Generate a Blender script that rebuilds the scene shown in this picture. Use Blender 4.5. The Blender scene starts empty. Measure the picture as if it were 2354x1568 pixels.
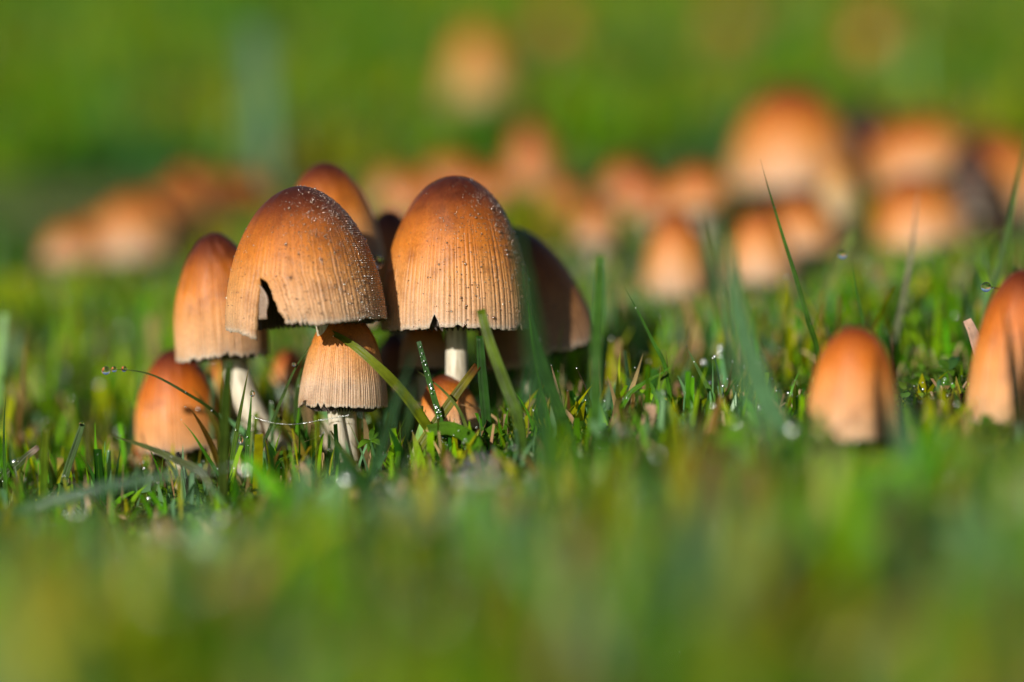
import bpy, math, random
import numpy as np
from mathutils import Vector

# ------------------------------------------------------------------ camera, sky, sun, exposure
SC = bpy.context.scene
COL = SC.collection
PITCH = math.radians(-7.0)
CAMZ = 0.0926
cam_d = bpy.data.cameras.new('camera')
cam = bpy.data.objects.new('camera', cam_d)
COL.objects.link(cam)
cam.location = (0, 0, CAMZ)
cam.rotation_euler = (math.pi / 2 + PITCH, 0, 0)
cam_d.sensor_width = 36
cam_d.lens = 90
cam_d.clip_start = 0.01
cam_d.clip_end = 2000
cam_d.dof.use_dof = True
cam_d.dof.focus_distance = 0.5330
cam_d.dof.aperture_fstop = 3.4
SC.camera = cam

SUN_AZ = math.radians(29)     # to the left of the axis behind the camera
SUN_EL = math.radians(23)
to_sun = Vector((-math.sin(SUN_AZ) * math.cos(SUN_EL), -math.cos(SUN_AZ) * math.cos(SUN_EL), math.sin(SUN_EL)))
W = bpy.data.worlds.new('World')
SC.world = W
W.use_nodes = True
wn = W.node_tree
sky = wn.nodes.new('ShaderNodeTexSky')
sky.sky_type = 'NISHITA'
sky.sun_disc = False
sky.sun_elevation = SUN_EL
sky.sun_rotation = math.atan2(to_sun.x, to_sun.y)
bg = wn.nodes['Background']
wn.links.new(sky.outputs[0], bg.inputs[0])
bg.inputs[1].default_value = 0.05
sl = bpy.data.lights.new('sun', 'SUN')
sl.energy = 5.0
sl.angle = math.radians(0.5)
sl.color = (1.0, 0.93, 0.82)
so = bpy.data.objects.new('sun', sl)
COL.objects.link(so)
so.rotation_euler = to_sun.to_track_quat('Z', 'Y').to_euler()
so.location = (-1, -1, 1)

SC.view_settings.view_transform = 'Standard'
SC.view_settings.look = 'None'
SC.view_settings.exposure = 0.33
SC.view_settings.gamma = 1.0
SC.view_settings.use_curve_mapping = False
SC.render.engine = 'CYCLES'
SC.cycles.use_denoising = True
SC.cycles.denoiser = 'OPENIMAGEDENOISE'
SC.cycles.max_bounces = 8
SC.cycles.transparent_max_bounces = 8
SC.cycles.sample_clamp_indirect = 4.0
SC.cycles.sample_clamp_direct = 0.0
SC.cycles.caustics_reflective = False
SC.cycles.caustics_refractive = False

# ------------------------------------------------------------------ helpers
random.seed(4)
RS = np.random.RandomState(11)
FW = np.array([0, math.cos(PITCH), math.sin(PITCH)])
UP = np.array([0, -math.sin(PITCH), math.cos(PITCH)])
RT = np.array([1.0, 0, 0])
K = 0.4 / 2353.0


def P(px, py, d):
    """point seen at (px, py) of the 2353 x 1568 view, d metres deep"""
    return np.array([0, 0, CAMZ]) + FW * d + RT * ((px - 1176.5) * K * d) - UP * ((py - 784) * K * d)


def project(p):
    q = p - np.array([0, 0, CAMZ])
    d = q @ FW
    return 1176.5 + (q @ RT) / (K * d), 784 - (q @ UP) / (K * d), d


def sst(a, b, x):
    t = np.clip((x - a) / (b - a), 0, 1)
    return t * t * (3 - 2 * t)


TX = np.array([-5, -.25, -.11, -.086, -.026, .002, .026, .077, .11, .25, 5])
TZ = np.array([-8, -8, -8, -7, 0, 4, 9, 14, 17, 20, 20]) * .001


def ground_z(x, y):
    x = np.asarray(x, float); y = np.asarray(y, float)
    z = np.interp(x, TX, TZ)
    z = z * (1 - .8 * sst(.6, 1.2, y)) * (.35 + .65 * sst(.30, .5, y))
    rise = np.where(y < .57, 0, np.where(y < 3.2, (y - .57) * .082, 2.63 * .082 + .25 * np.tanh((y - 3.2) * .25)))
    z = z + rise
    z = z + .009 * (1 - sst(.32, .47, y))
    near = 1 - sst(3, 6, np.hypot(x, y))
    z = z + near * (.0016 * np.sin(31 * x + 1.3) * np.sin(27 * y + .4) + .0011 * np.sin(83 * x + 2 * y) * np.sin(71 * y - 9 * x + 1))
    z = z + (1 - near) * .12 * np.sin(.31 * x) * np.sin(.27 * y + 1)
    return z


def link(name, me, mat=None, parent=None):
    o = bpy.data.objects.new(name, me)
    COL.objects.link(o)
    if mat is not None:
        me.materials.append(mat)
    if parent is not None:
        o.parent = parent
    return o


def mesh_np(name, V, F3=None, F4=None, col=None, smooth=True, uv=None):
    me = bpy.data.meshes.new(name)
    V = np.ascontiguousarray(V, np.float32)
    loops = []; starts = []; tot = []; off = 0
    for F, n in ((F3, 3), (F4, 4)):
        if F is not None and len(F):
            F = np.asarray(F, np.int32)
            loops.append(F.ravel())
            starts.append(off + np.arange(len(F)) * n)
            tot.append(np.full(len(F), n))
            off += F.size
    loops = np.concatenate(loops).astype(np.int32)
    starts = np.concatenate(starts).astype(np.int32)
    me.vertices.add(len(V)); me.vertices.foreach_set('co', V.ravel())
    me.loops.add(len(loops)); me.loops.foreach_set('vertex_index', loops)
    me.polygons.add(len(starts)); me.polygons.foreach_set('loop_start', starts)
    me.update(calc_edges=True)
    if smooth:
        me.polygons.foreach_set('use_smooth', np.ones(len(starts), bool))
    if col is not None:
        a = me.attributes.new('col', 'FLOAT_COLOR', 'POINT')
        c = np.ones((len(V), 4), np.float32); c[:, :3] = col
        a.data.foreach_set('color', c.ravel())
    if uv is not None:
        a = me.attributes.new('lane', 'FLOAT_VECTOR', 'POINT')
        c = np.zeros((len(V), 3), np.float32); c[:, :2] = uv
        a.data.foreach_set('vector', c.ravel())
    me.validate()
    return me


def tag(o, label=None, cat=None, group=None, kind=None):
    if label: o['label'] = label
    if cat: o['category'] = cat
    if group: o['group'] = group
    if kind: o['kind'] = kind
    return o


def empty(name, loc):
    o = bpy.data.objects.new(name, None)
    o.empty_display_size = .005
    o.location = loc
    COL.objects.link(o)
    return o


def unit(v):
    v = np.asarray(v, float)
    return v / (np.linalg.norm(v, axis=-1, keepdims=True) + 1e-12)


# ------------------------------------------------------------------ materials
def nodes(name):
    m = bpy.data.materials.new(name)
    m.use_nodes = True
    nt = m.node_tree
    return m, nt, nt.nodes['Principled BSDF'], nt.nodes['Material Output']


def N(nt, t, **kw):
    n = nt.nodes.new(t)
    for k, v in kw.items():
        setattr(n, k, v)
    return n


def mixrgb(nt, mode, fac, a, b):
    n = N(nt, 'ShaderNodeMix', data_type='RGBA', blend_type=mode)
    for s, v in ((n.inputs[0], fac), (n.inputs[6], a), (n.inputs[7], b)):
        if hasattr(v, 'is_linked'):
            nt.links.new(v, s)
        else:
            s.default_value = v if not isinstance(v, tuple) else (*v, 1) if len(v) == 3 else v
    return n.outputs[2]


def ramp(nt, src, stops):
    r = N(nt, 'ShaderNodeValToRGB')
    e = r.color_ramp.elements
    while len(e) < len(stops): e.new(.5)
    for i, (p, c) in enumerate(stops):
        e[i].position = p
        e[i].color = (*c, 1) if isinstance(c, tuple) else (c, c, c, 1)
    nt.links.new(src, r.inputs[0])
    return r.outputs[0]


def mat_cap():
    m, nt, b, out = nodes('mushroom_skin')
    a = N(nt, 'ShaderNodeAttribute', attribute_name='col')
    tc = N(nt, 'ShaderNodeTexCoord')
    n1 = N(nt, 'ShaderNodeTexNoise'); n1.inputs['Scale'].default_value = 420; n1.inputs['Detail'].default_value = 5
    nt.links.new(tc.outputs['Object'], n1.inputs['Vector'])
    n2 = N(nt, 'ShaderNodeTexNoise'); n2.inputs['Scale'].default_value = 2600; n2.inputs['Detail'].default_value = 3
    nt.links.new(tc.outputs['Object'], n2.inputs['Vector'])
    n1.inputs['Scale'].default_value = 230
    f1 = ramp(nt, n1.outputs[0], [(.28, (.66, .60, .54)), (.45, (.94, .93, .92)), (.72, 1.10)])
    f2 = ramp(nt, n2.outputs[0], [(.35, .82), (.65, 1.14)])
    c = mixrgb(nt, 'MULTIPLY', 1.0, a.outputs[0], f1)
    c = mixrgb(nt, 'MULTIPLY', 1.0, c, f2)
    nt.links.new(c, b.inputs['Base Color'])
    rr = ramp(nt, n2.outputs[0], [(.3, .38), (.7, .58)])
    nt.links.new(rr, b.inputs['Roughness'])
    b.inputs['Specular IOR Level'].default_value = .35
    b.inputs['Subsurface Weight'].default_value = .22
    b.inputs['Subsurface Radius'].default_value = (1.0, .45, .2)
    b.inputs['Subsurface Scale'].default_value = .0016
    bp = N(nt, 'ShaderNodeBump'); bp.inputs['Strength'].default_value = .25; bp.inputs['Distance'].default_value = .0003
    nt.links.new(n2.outputs[0], bp.inputs['Height'])
    nt.links.new(bp.outputs[0], b.inputs['Normal'])
    return m


def mat_stem():
    m, nt, b, out = nodes('stem_flesh')
    tc = N(nt, 'ShaderNodeTexCoord')
    mp = N(nt, 'ShaderNodeMapping'); mp.inputs['Scale'].default_value = (1300, 1300, 70)
    nt.links.new(tc.outputs['Object'], mp.inputs[0])
    n1 = N(nt, 'ShaderNodeTexNoise'); n1.inputs['Scale'].default_value = 1; n1.inputs['Detail'].default_value = 4
    nt.links.new(mp.outputs[0], n1.inputs['Vector'])
    c = ramp(nt, n1.outputs[0], [(.3, (.30, .25, .17)), (.5, (.56, .51, .40)), (.8, (.68, .64, .54))])
    sx = N(nt, 'ShaderNodeSeparateXYZ'); nt.links.new(tc.outputs['Object'], sx.inputs[0])
    n2 = N(nt, 'ShaderNodeTexNoise'); n2.inputs['Scale'].default_value = 380; n2.inputs['Detail'].default_value = 4
    nt.links.new(tc.outputs['Object'], n2.inputs['Vector'])
    ma = N(nt, 'ShaderNodeMath', operation='MULTIPLY_ADD'); nt.links.new(n2.outputs[0], ma.inputs[0]); ma.inputs[1].default_value = .024; nt.links.new(sx.outputs[2], ma.inputs[2])
    soil = ramp(nt, ma.outputs[0], [(.011, .9), (.021, .3), (.034, 0.0)])
    c = mixrgb(nt, 'MIX', soil, c, (.20, .13, .07))
    nt.links.new(c, b.inputs['Base Color'])
    b.inputs['Roughness'].default_value = .5
    b.inputs['Subsurface Weight'].default_value = .3
    b.inputs['Subsurface Radius'].default_value = (1, .7, .4)
    b.inputs['Subsurface Scale'].default_value = .0015
    bp = N(nt, 'ShaderNodeBump'); bp.inputs['Strength'].default_value = .4; bp.inputs['Distance'].default_value = .0004
    nt.links.new(n1.outputs[0], bp.inputs['Height'])
    nt.links.new(bp.outputs[0], b.inputs['Normal'])
    return m


def mat_gill():
    m, nt, b, out = nodes('gill_flesh')
    b.inputs['Base Color'].default_value = (.075, .056, .045, 1)
    b.inputs['Roughness'].default_value = .7
    return m


def mat_leaf(name, trans=.46, rough=.34, stripes=False):
    m, nt, b, out = nodes(name)
    a = N(nt, 'ShaderNodeAttribute', attribute_name='col')
    tc = N(nt, 'ShaderNodeTexCoord')
    n1 = N(nt, 'ShaderNodeTexNoise'); n1.inputs['Scale'].default_value = 260; n1.inputs['Detail'].default_value = 4
    nt.links.new(tc.outputs['Object'], n1.inputs['Vector'])
    f1 = ramp(nt, n1.outputs[0], [(.3, .60), (.7, 1.3)])
    c = mixrgb(nt, 'MULTIPLY', 1.0, a.outputs[0], f1)
    if stripes:
        l = N(nt, 'ShaderNodeAttribute', attribute_name='lane')
        w = N(nt, 'ShaderNodeTexWave', wave_type='BANDS', bands_direction='X')
        w.inputs['Scale'].default_value = 2.2; w.inputs['Distortion'].default_value = .4
        nt.links.new(l.outputs['Vector'], w.inputs['Vector'])
        f2 = ramp(nt, w.outputs['Fac'], [(0, .74), (1, 1.1)])
        c = mixrgb(nt, 'MULTIPLY', 1.0, c, f2)
        bp = N(nt, 'ShaderNodeBump'); bp.inputs['Strength'].default_value = .35; bp.inputs['Distance'].default_value = .0002
        nt.links.new(w.outputs['Fac'], bp.inputs['Height'])
        nt.links.new(bp.outputs[0], b.inputs['Normal'])
    nt.links.new(c, b.inputs['Base Color'])
    b.inputs['Roughness'].default_value = rough
    b.inputs['Specular IOR Level'].default_value = .24
    t = N(nt, 'ShaderNodeBsdfTranslucent')
    c2 = mixrgb(nt, 'MULTIPLY', 1.0, c, (1.5, 1.5, .15))
    nt.links.new(c2, t.inputs[0])
    mx = N(nt, 'ShaderNodeMixShader'); mx.inputs[0].default_value = trans
    nt.links.new(b.outputs[0], mx.inputs[1]); nt.links.new(t.outputs[0], mx.inputs[2])
    nt.links.new(mx.outputs[0], out.inputs[0])
    return m


def mat_ground():
    m, nt, b, out = nodes('turf_soil')
    g = N(nt, 'ShaderNodeNewGeometry')
    n1 = N(nt, 'ShaderNodeTexNoise'); n1.inputs['Scale'].default_value = 60; n1.inputs['Detail'].default_value = 6
    n2 = N(nt, 'ShaderNodeTexNoise'); n2.inputs['Scale'].default_value = 900; n2.inputs['Detail'].default_value = 4
    nt.links.new(g.outputs['Position'], n1.inputs['Vector']); nt.links.new(g.outputs['Position'], n2.inputs['Vector'])
    c = ramp(nt, n1.outputs[0], [(.30, (.035, .024, .012)), (.42, (.045, .07, .010)), (.58, (.075, .13, .012)), (.74, (.11, .12, .02))])
    f = ramp(nt, n2.outputs[0], [(.3, .5), (.7, 1.3)])
    c = mixrgb(nt, 'MULTIPLY', 1.0, c, f)
    nt.links.new(c, b.inputs['Base Color'])
    b.inputs['Roughness'].default_value = .8
    bp = N(nt, 'ShaderNodeBump'); bp.inputs['Strength'].default_value = .8; bp.inputs['Distance'].default_value = .002
    nt.links.new(n2.outputs[0], bp.inputs['Height'])
    nt.links.new(bp.outputs[0], b.inputs['Normal'])
    return m


def mat_water():
    m, nt, b, out = nodes('dew_water')
    b.inputs['Base Color'].default_value = (1, 1, 1, 1)
    b.inputs['Roughness'].default_value = .03
    b.inputs['IOR'].default_value = 1.333
    b.inputs['Transmission Weight'].default_value = 1
    return m


def mat_dew():
    m, nt, b, out = nodes('dew_glint_bead')
    b.inputs['Base Color'].default_value = (.86, .90, .90, 1)
    b.inputs['Metallic'].default_value = .85  # metal in place of water, imitating the sun glints of drops
    b.inputs['Roughness'].default_value = .24
    return m


def mat_granule():
    m, nt, b, out = nodes('mica_grain')
    b.inputs['Base Color'].default_value = (.15, .055, .012, 1)
    b.inputs['Roughness'].default_value = .22
    b.inputs['Specular IOR Level'].default_value = 1.0
    b.inputs['Coat Weight'].default_value = 1.0
    b.inputs['Coat Roughness'].default_value = .2
    b.inputs['Coat IOR'].default_value = 2.4
    return m


M_CAP, M_STEM, M_GILL = mat_cap(), mat_stem(), mat_gill()
M_GRASS = mat_leaf('grass_leaf')
M_BLADE = mat_leaf('veined_grass_leaf', stripes=True)
M_STRAW = mat_leaf('dry_leaf', trans=.2, rough=.6, stripes=True)
M_GROUND, M_WATER, M_GRAIN, M_DEW = mat_ground(), mat_water(), mat_granule(), mat_dew()

# ------------------------------------------------------------------ ground sheet
def axis_pts(fine, n_fine, far):
    a = np.linspace(fine[0], fine[1], n_fine)
    step = a[1] - a[0]
    hi = [a[-1]]; s = step
    while hi[-1] < far: s *= 1.35; hi.append(hi[-1] + s)
    lo = [a[0]]; s = step
    while lo[-1] > -far: s *= 1.35; lo.append(lo[-1] - s)
    return np.array(lo[::-1][:-1] + list(a) + hi[1:])


gx = axis_pts((-.45, .45), 150, 300)
gy = axis_pts((.2, 1.3), 170, 300)
GX, GY = np.meshgrid(gx, gy)
V = np.stack([GX, GY, ground_z(GX, GY)], -1).reshape(-1, 3)
nx, ny = len(gx), len(gy)
i = np.arange(ny - 1)[:, None] * nx + np.arange(nx - 1)[None]
F4 = np.stack([i, i + 1, i + nx + 1, i + nx], -1).reshape(-1, 4)
ground = link('ground', mesh_np('ground', V, F4=F4), M_GROUND)
tag(ground, kind='structure')


# ------------------------------------------------------------------ mushrooms
SKIN = [(0, (.042, .0080, .0025)), (.07, (.062, .0110, .0028)), (.16, (.135, .028, .0042)), (.29, (.30, .080, .0060)),
        (.46, (.45, .143, .014)), (.66, (.51, .225, .065)), (.88, (.49, .275, .135)), (1.0, (.42, .28, .18))]


def skin(t):
    xs = [a for a, _ in SKIN]
    return np.stack([np.interp(t, xs, [c[k] for _, c in SKIN]) for k in range(3)], -1)


def wob(th, u, rs, n=5, f0=2, f1=9, uf=4):
    s = np.zeros(np.broadcast(th, u).shape)
    for _ in range(n):
        s = s + np.sin(rs.randint(f0, f1) * th + rs.uniform(-uf, uf) * u + rs.uniform(0, 6.28)) * rs.uniform(.4, 1)
    return s / n


def cap_arrays(R, H, ncol, nrow, ribs, seed, depth=.00036, p=1.88, inturn=0., jag=.0002, slit=None, th0=None,
               lump=.0003, tint=(1, 1, 1), tshift=0., wave=.0008, offset=0., notches=()):
    """outer skin of a bell cap: arrays of points in the cap's frame (z up, rim at z = 0)"""
    rs = np.random.RandomState(seed)
    start = slit['th'] if slit else 0.
    closed = slit is None
    th = start + np.linspace(0, 2 * np.pi, ncol + 1)
    if closed: th = th[:-1]
    u = np.linspace(.006, 1, nrow)
    TH, U = np.meshgrid(th, u)
    w = rs.uniform(.4, 1.7, ribs); edge = np.concatenate([[0], np.cumsum(w)]) / w.sum()
    ph = (((TH - start) / (2 * np.pi)) + .0022 * wob(TH, U, rs, 6, 3, 40, 16)) % 1.0
    idx = np.clip(np.searchsorted(edge, ph.ravel(), side='right') - 1, 0, ribs - 1).reshape(ph.shape)
    f = (ph - edge[idx]) / (edge[idx + 1] - edge[idx])
    st = rs.uniform(.30, .66, ribs)[idx]; dp = rs.uniform(.25, 1.2, ribs)[idx]; ln = rs.uniform(-1, 1, ribs)[idx]
    groove = np.abs(2 * f - 1) ** 3
    ga = sst(0, .28, U - st) * dp
    S = 1 - np.cos(U * np.pi / 2)
    if p != 2.0:
        rad = (1 - (1 - S) ** p) ** (1 / p)
    else:
        rad = np.sin(U * np.pi / 2)
    rad = rad * (1 + inturn * sst(.5, 1, S))
    r = R * rad * (1 + .022 * wob(TH, U, rs, 5, 1, 6, 2))
    r = r - depth * groove * ga * (.4 + .6 * U) * (1 - .55 * sst(.93, 1, U)) - offset
    r = r + lump * wob(TH, U * 1.0, rs, 8, 4, 17, 30) * sst(.04, .2, U) * (1 - sst(.35, .8, U))
    z = H * (1 - S) - offset * np.cos(U * np.pi / 2)
    z = z - (ln * jag + wave * wob(TH, U * 0, rs, 4, 2, 7, 1)) * U ** 9 + lump * .5 * wob(TH, U, rs, 6, 3, 9, 30) * (1 - sst(.2, .5, U)) * sst(0, .1, U)
    rim_bites = [(rs.uniform(0, 6.28), rs.uniform(.012, .05), rs.uniform(.0003, .0011)) for _ in range(16 if ribs > 60 else 6)]
    for (nth, nw, nh) in list(notches) + rim_bites:
        dth = np.abs(((TH - nth + np.pi) % (2 * np.pi)) - np.pi)
        z = z + nh * np.clip(1 - dth / nw, 0, 1) ** .8 * U ** 14
    TT = TH.copy()
    if slit:
        g = np.clip((S - slit['s0']) / (1 - slit['s0']), 0, 1)
        rag = 1 + .045 * np.sin(23 * g + 1) + .03 * np.sin(51 * g)
        gl = slit['left'] * g ** .8 * (1 + .06 * np.sin(31 * g)); gr = slit['right'] * (.72 * g ** .5 + .28 * g ** 3) * rag
        a = TH - start
        TT = start + a + gr * np.exp(-a / .55) - gl * np.exp(-(2 * np.pi - a) / .32)
        r = r + slit.get('curl', 0) * R * g * np.exp(-(2 * np.pi - a) / .12)
        lip = sst(0, .12, g)
        r = r - .0011 * lip * (np.exp(-a / .045) + .8 * np.exp(-(2 * np.pi - a) / .045))
        z = z - slit.get('drop', 0) * g * np.exp(-(2 * np.pi - a) / .35)
    X = np.stack([r * np.cos(TT), r * np.sin(TT), z], -1)
    t = S + .05 * wob(TH, U, rs, 8, 5, 45, 3) * sst(.08, .3, S) + tshift
    col = skin(np.clip(t, 0, 1)) * np.array(tint)
    col = col * (1 - .36 * (groove * ga * .9)[..., None])  # darker grooves: gills showing through, with crease shade painted in
    edgec = sst(.975, 1.0, U)[..., None]
    col = col * (1 - edgec) + edgec * np.array([.42, .35, .28])
    return X, col, closed, TT, U


def shell(X, Y, closed, cx, cy):
    """closed shell between outer grid X and inner grid Y"""
    nr, nc = X.shape[:2]
    n = nr * nc
    V = np.concatenate([X.reshape(-1, 3), Y.reshape(-1, 3)])
    C = np.concatenate([cx.reshape(-1, 3), cy.reshape(-1, 3)])
    c0 = np.arange(nc if closed else nc - 1); c1 = (c0 + 1) % nc
    r = np.arange(nr - 1)[:, None] * nc
    fo = np.stack([r + c0, r + nc + c0, r + nc + c1, r + c1], -1).reshape(-1, 4)
    fi = np.stack([r + c0, r + c1, r + nc + c1, r + nc + c0], -1).reshape(-1, 4) + n
    b = (nr - 1) * nc
    fr = np.stack([b + c0, n + b + c0, n + b + c1, b + c1], -1)
    parts = [fo, fi, fr]
    if not closed:
        rr = np.arange(nr - 1) * nc
        parts.append(np.stack([rr, n + rr, n + rr + nc, rr + nc], -1))
        rr = rr + nc - 1
        parts.append(np.stack([rr, rr + nc, n + rr + nc, n + rr], -1))
    # apex fans
    V = np.concatenate([V, X[0].mean(0)[None] + [[0, 0, 1e-5]], Y[0].mean(0)[None]])
    C = np.concatenate([C, cx[0, :1], cy[0, :1]])
    f3 = np.concatenate([np.stack([np.full(len(c0), 2 * n), c0, c1], -1),
                         np.stack([np.full(len(c0), 2 * n + 1), n + c1, n + c0], -1)])
    return V, f3, np.concatenate(parts), C


def ico(sub=1):
    import bmesh
    bm = bmesh.new()
    bmesh.ops.create_icosphere(bm, subdivisions=sub, radius=1)
    v = np.array([x.co[:] for x in bm.verts]); f = np.array([[q.index for q in x.verts] for x in bm.faces])
    bm.free()
    return v, f


ICO1, ICO2, ICO3 = ico(1), ico(2), ico(3)


def beads(cent, rad, I=ICO1, squash=None):
    v, f = I
    V = cent[:, None] + v[None] * rad[:, None, None]
    F = f[None] + (np.arange(len(cent)) * len(v))[:, None, None]
    return V.reshape(-1, 3), F.reshape(-1, 3)


def tube(path, rad, ns=20, seed=0, flute=.03):
    rs = np.random.RandomState(seed)
    path = np.asarray(path, float); n = len(path)
    T = unit(np.gradient(path, axis=0))
    S = unit(np.cross(T, [0, 1, 0.01])); B = np.cross(T, S)
    a = np.linspace(0, 2 * np.pi, ns, endpoint=False)
    A, I = np.meshgrid(a, np.arange(n))
    rr = np.asarray(rad)[:, None] * (1 + flute * wob(A, I * .12, rs, 5, 2, 9, 2))
    V = path[:, None] + rr[..., None] * (np.cos(a)[None, :, None] * S[:, None] + np.sin(a)[None, :, None] * B[:, None])
    V = V.reshape(-1, 3)
    c0 = np.arange(ns); c1 = (c0 + 1) % ns; r = np.arange(n - 1)[:, None] * ns
    F4 = np.stack([r + c0, r + c1, r + ns + c1, r + ns + c0], -1).reshape(-1, 4)
    V = np.concatenate([V, path[:1], path[-1:]])
    F3 = np.concatenate([np.stack([np.full(ns, n * ns), c1, c0], -1), np.stack([np.full(ns, n * ns + 1), (n - 1) * ns + c0, (n - 1) * ns + c1], -1)])
    return V, F3, F4


STEMS = []
CLEAR = []


def mushroom(label, apex, rimc, width, d, group, base=None, seed=1, hero=0, lean=0., stem_w=None, dew=None, based=0., clear=None, stem_dx=0, **kw):
    if clear is not None:      # step back along the line of sight until the cap stands this high over the turf
        for d in np.arange(.60, 2.4, .004):
            q = P(rimc[0], rimc[1], d)
            if q[2] - float(ground_z(q[0], q[1])) < clear: break
    s = K * d
    A3 = P(apex[0], apex[1], d + lean); C3 = P(rimc[0], rimc[1], d)
    ax = A3 - C3; H = np.linalg.norm(ax); ax = ax / H
    R = width * s / 2
    e1 = unit(RT - ax * (RT @ ax)); e2 = np.cross(ax, e1)
    M = np.stack([e1, e2, ax], 1)
    bx = P(base[0] if base else rimc[0], 1000, d + based)
    bz = float(ground_z(bx[0], bx[1]))
    base3 = np.array([bx[0], bx[1], bz - .003])
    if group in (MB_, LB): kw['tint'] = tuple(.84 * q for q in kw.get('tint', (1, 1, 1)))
    root = empty('mushroom', base3)
    tag(root, label, 'mushroom', group)
    CLEAR.append((label[:40], round(d, 3), round((C3[2] - bz) * 1000, 1), round(R * 2000, 1), round(H * 1000, 1)))
    if hero == 2: ncol, nrow, ribs = 700, 90, 118
    elif hero == 1: ncol, nrow, ribs = 420, 56, 84
    else: ncol, nrow, ribs = 150, 26, 44
    if hero == 0: kw.setdefault('depth', .0003)
    a = dict(seed=seed, **kw)
    X, cx, closed, TT, U = cap_arrays(R, H, ncol, nrow, ribs, **a)
    th = .0007 if hero else .001
    Y = X.copy()
    nrm = np.stack([np.cos(TT) * np.sin(U * 1.4), np.sin(TT) * np.sin(U * 1.4), np.cos(U * 1.4)], -1)
    Y = X - nrm * th * (1 - .55 * U[..., None] ** 6)
    cy = np.ones_like(cx) * np.array([.17, .125, .10])
    V, F3, F4, C = shell(X, Y, closed, cx, cy)
    w = lambda Q: Q @ M.T + C3 - base3
    cap = link('cap', mesh_np('cap', w(V), F3, F4, C), M_CAP, root)
    # gills: a pleated sheet hanging under the skin
    ng = 72 if hero else 36
    gc = ng * 4
    gt = (kw['slit']['th'] if 'slit' in kw else 0) + np.linspace(0, 2 * np.pi, gc + 1)[:-1]
    if 'slit' in kw:
        sl_ = kw['slit']
        gt = sl_['th'] + np.linspace(sl_['right'] * 1.05, 2 * np.pi - sl_['left'] * 1.05, gc)
    gu = np.linspace(.25, .965, 12)
    GT, GU = np.meshgrid(gt, gu)
    pleat = (np.arange(gc) % 4 >= 2)[None] * np.ones_like(GU)
    gs = 1 - np.cos(GU * np.pi / 2)
    gr = R * np.sin(GU * np.pi / 2) * (1 + kw.get('inturn', 0) * sst(.5, 1, gs)) * .965 - .0012 - pleat * (.0026 if hero else .003) * (1 - .35 * GU)
    gz = H * (1 - gs) - .0012 - pleat * .001
    G = np.stack([gr * np.cos(GT), gr * np.sin(GT), gz], -1)
    n_c = np.arange(gc if 'slit' not in kw else gc - 1)
    c1 = (n_c + 1) % gc; r = np.arange(11)[:, None] * gc
    gf = np.stack([r + n_c, r + c1, r + gc + c1, r + gc + n_c], -1).reshape(-1, 4)
    link('gills', mesh_np('gills', w(G.reshape(-1, 3)), None, gf, smooth=False), M_GILL, root)
    # stem
    sw = (stem_w or min((.30 if hero else .2) * width, 52)) * s / 2
    top = C3 + ax * H * .82 + e1 * stem_dx * s
    ctrl = C3 + e1 * stem_dx * s * 2 - ax * max(.002, (C3[2] - bz) * .45)
    t = np.linspace(0, 1, 18)[:, None]
    path = (1 - t) ** 2 * base3 + 2 * t * (1 - t) * ctrl + t ** 2 * top
    rad = sw * (1.12 - .3 * t[:, 0]) * (1 + .25 * np.exp(-t[:, 0] * 9))
    sv, s3, s4 = tube(path - base3, rad, 24 if hero else 12, seed)
    link('stem', mesh_np('stem', sv, s3, s4), M_STEM, root)
    STEMS.append((base3[0], base3[1], max(sw * 1.3, .002)))
    if dew:
        rs = np.random.RandomState(seed + 77)
        pts = X.reshape(-1, 3); tt = ((TT + np.pi) % (2 * np.pi) - np.pi).ravel(); uu = U.ravel()
        # denser on the camera-right flank and the shoulder, sparse towards the rim on the left
        side = np.clip((tt + 2.3) / 1.7, .0, 1) ** 1.5 * (tt > -2.9) * (tt < .9)
        wgt = (.03 + side) * np.exp(-((uu - dew[1]) / dew[2]) ** 2) * uu
        k = rs.choice(len(pts), dew[0], replace=False, p=wgt / wgt.sum())
        rad = (rs.gamma(4, .000026, len(k)) + .00006) * dew[3]
        rad *= np.where(rs.rand(len(k)) < .05, 2.1, 1) * rs.uniform(.6, 1.2, len(k))
        dv, df = beads(pts[k] + nrm.reshape(-1, 3)[k] * rad[:, None] * .35, rad)
        o = link('granules', mesh_np('granules', w(dv), df), M_GRAIN, root)
        o['kind'] = 'stuff'
        k = rs.choice(len(pts), dew[0] // 16, replace=False, p=wgt / wgt.sum())
        rad = rs.uniform(.00007, .00016, len(k))
        dv, df = beads(pts[k] + nrm.reshape(-1, 3)[k] * rad[:, None] * .5, rad)
        o = link('dew_beads', mesh_np('dew_beads', w(dv), df), M_DEW, root)  # silvery beads added to put white glints on the cap
        o['kind'] = 'stuff'
    return root, M, C3, R, H


D2 = math.radians
MB_ = LB = ''
CL = 'mushrooms of the sharp clump in front'
mA = mushroom('large brown front cap torn open by an upside-down V slit, covered in tiny beads', (684, 428), (704, 746), 370, .537, CL, base=(800, 0), seed=3, hero=2,
              slit=dict(th=D2(-120.5), s0=.66, left=D2(8), right=D2(21), curl=-.03, drop=.0028), dew=(8500, .64, .34, .55), wave=.0010, stem_w=36, stem_dx=22, tshift=-.02)
mG = mushroom('large bead-flecked bell cap with a ragged notched rim, right of the slit cap', (1045, 405), (1048, 757), 346, .550, CL, base=(1052, 0), seed=8, hero=2, p=2.02,
              dew=(2600, .58, .32, .72), notches=((D2(-105), .07, .0030), (D2(-82), .03, .0008)), wave=.0009, stem_w=52, tshift=.0)
mB = mushroom('smooth egg-shaped tan cap half hidden behind the left side of the slit cap', (492, 535), (512, 822), 230, .560, CL, base=(680, 0), seed=12, hero=2, inturn=-.07, stem_w=62, jag=.0005)
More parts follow.
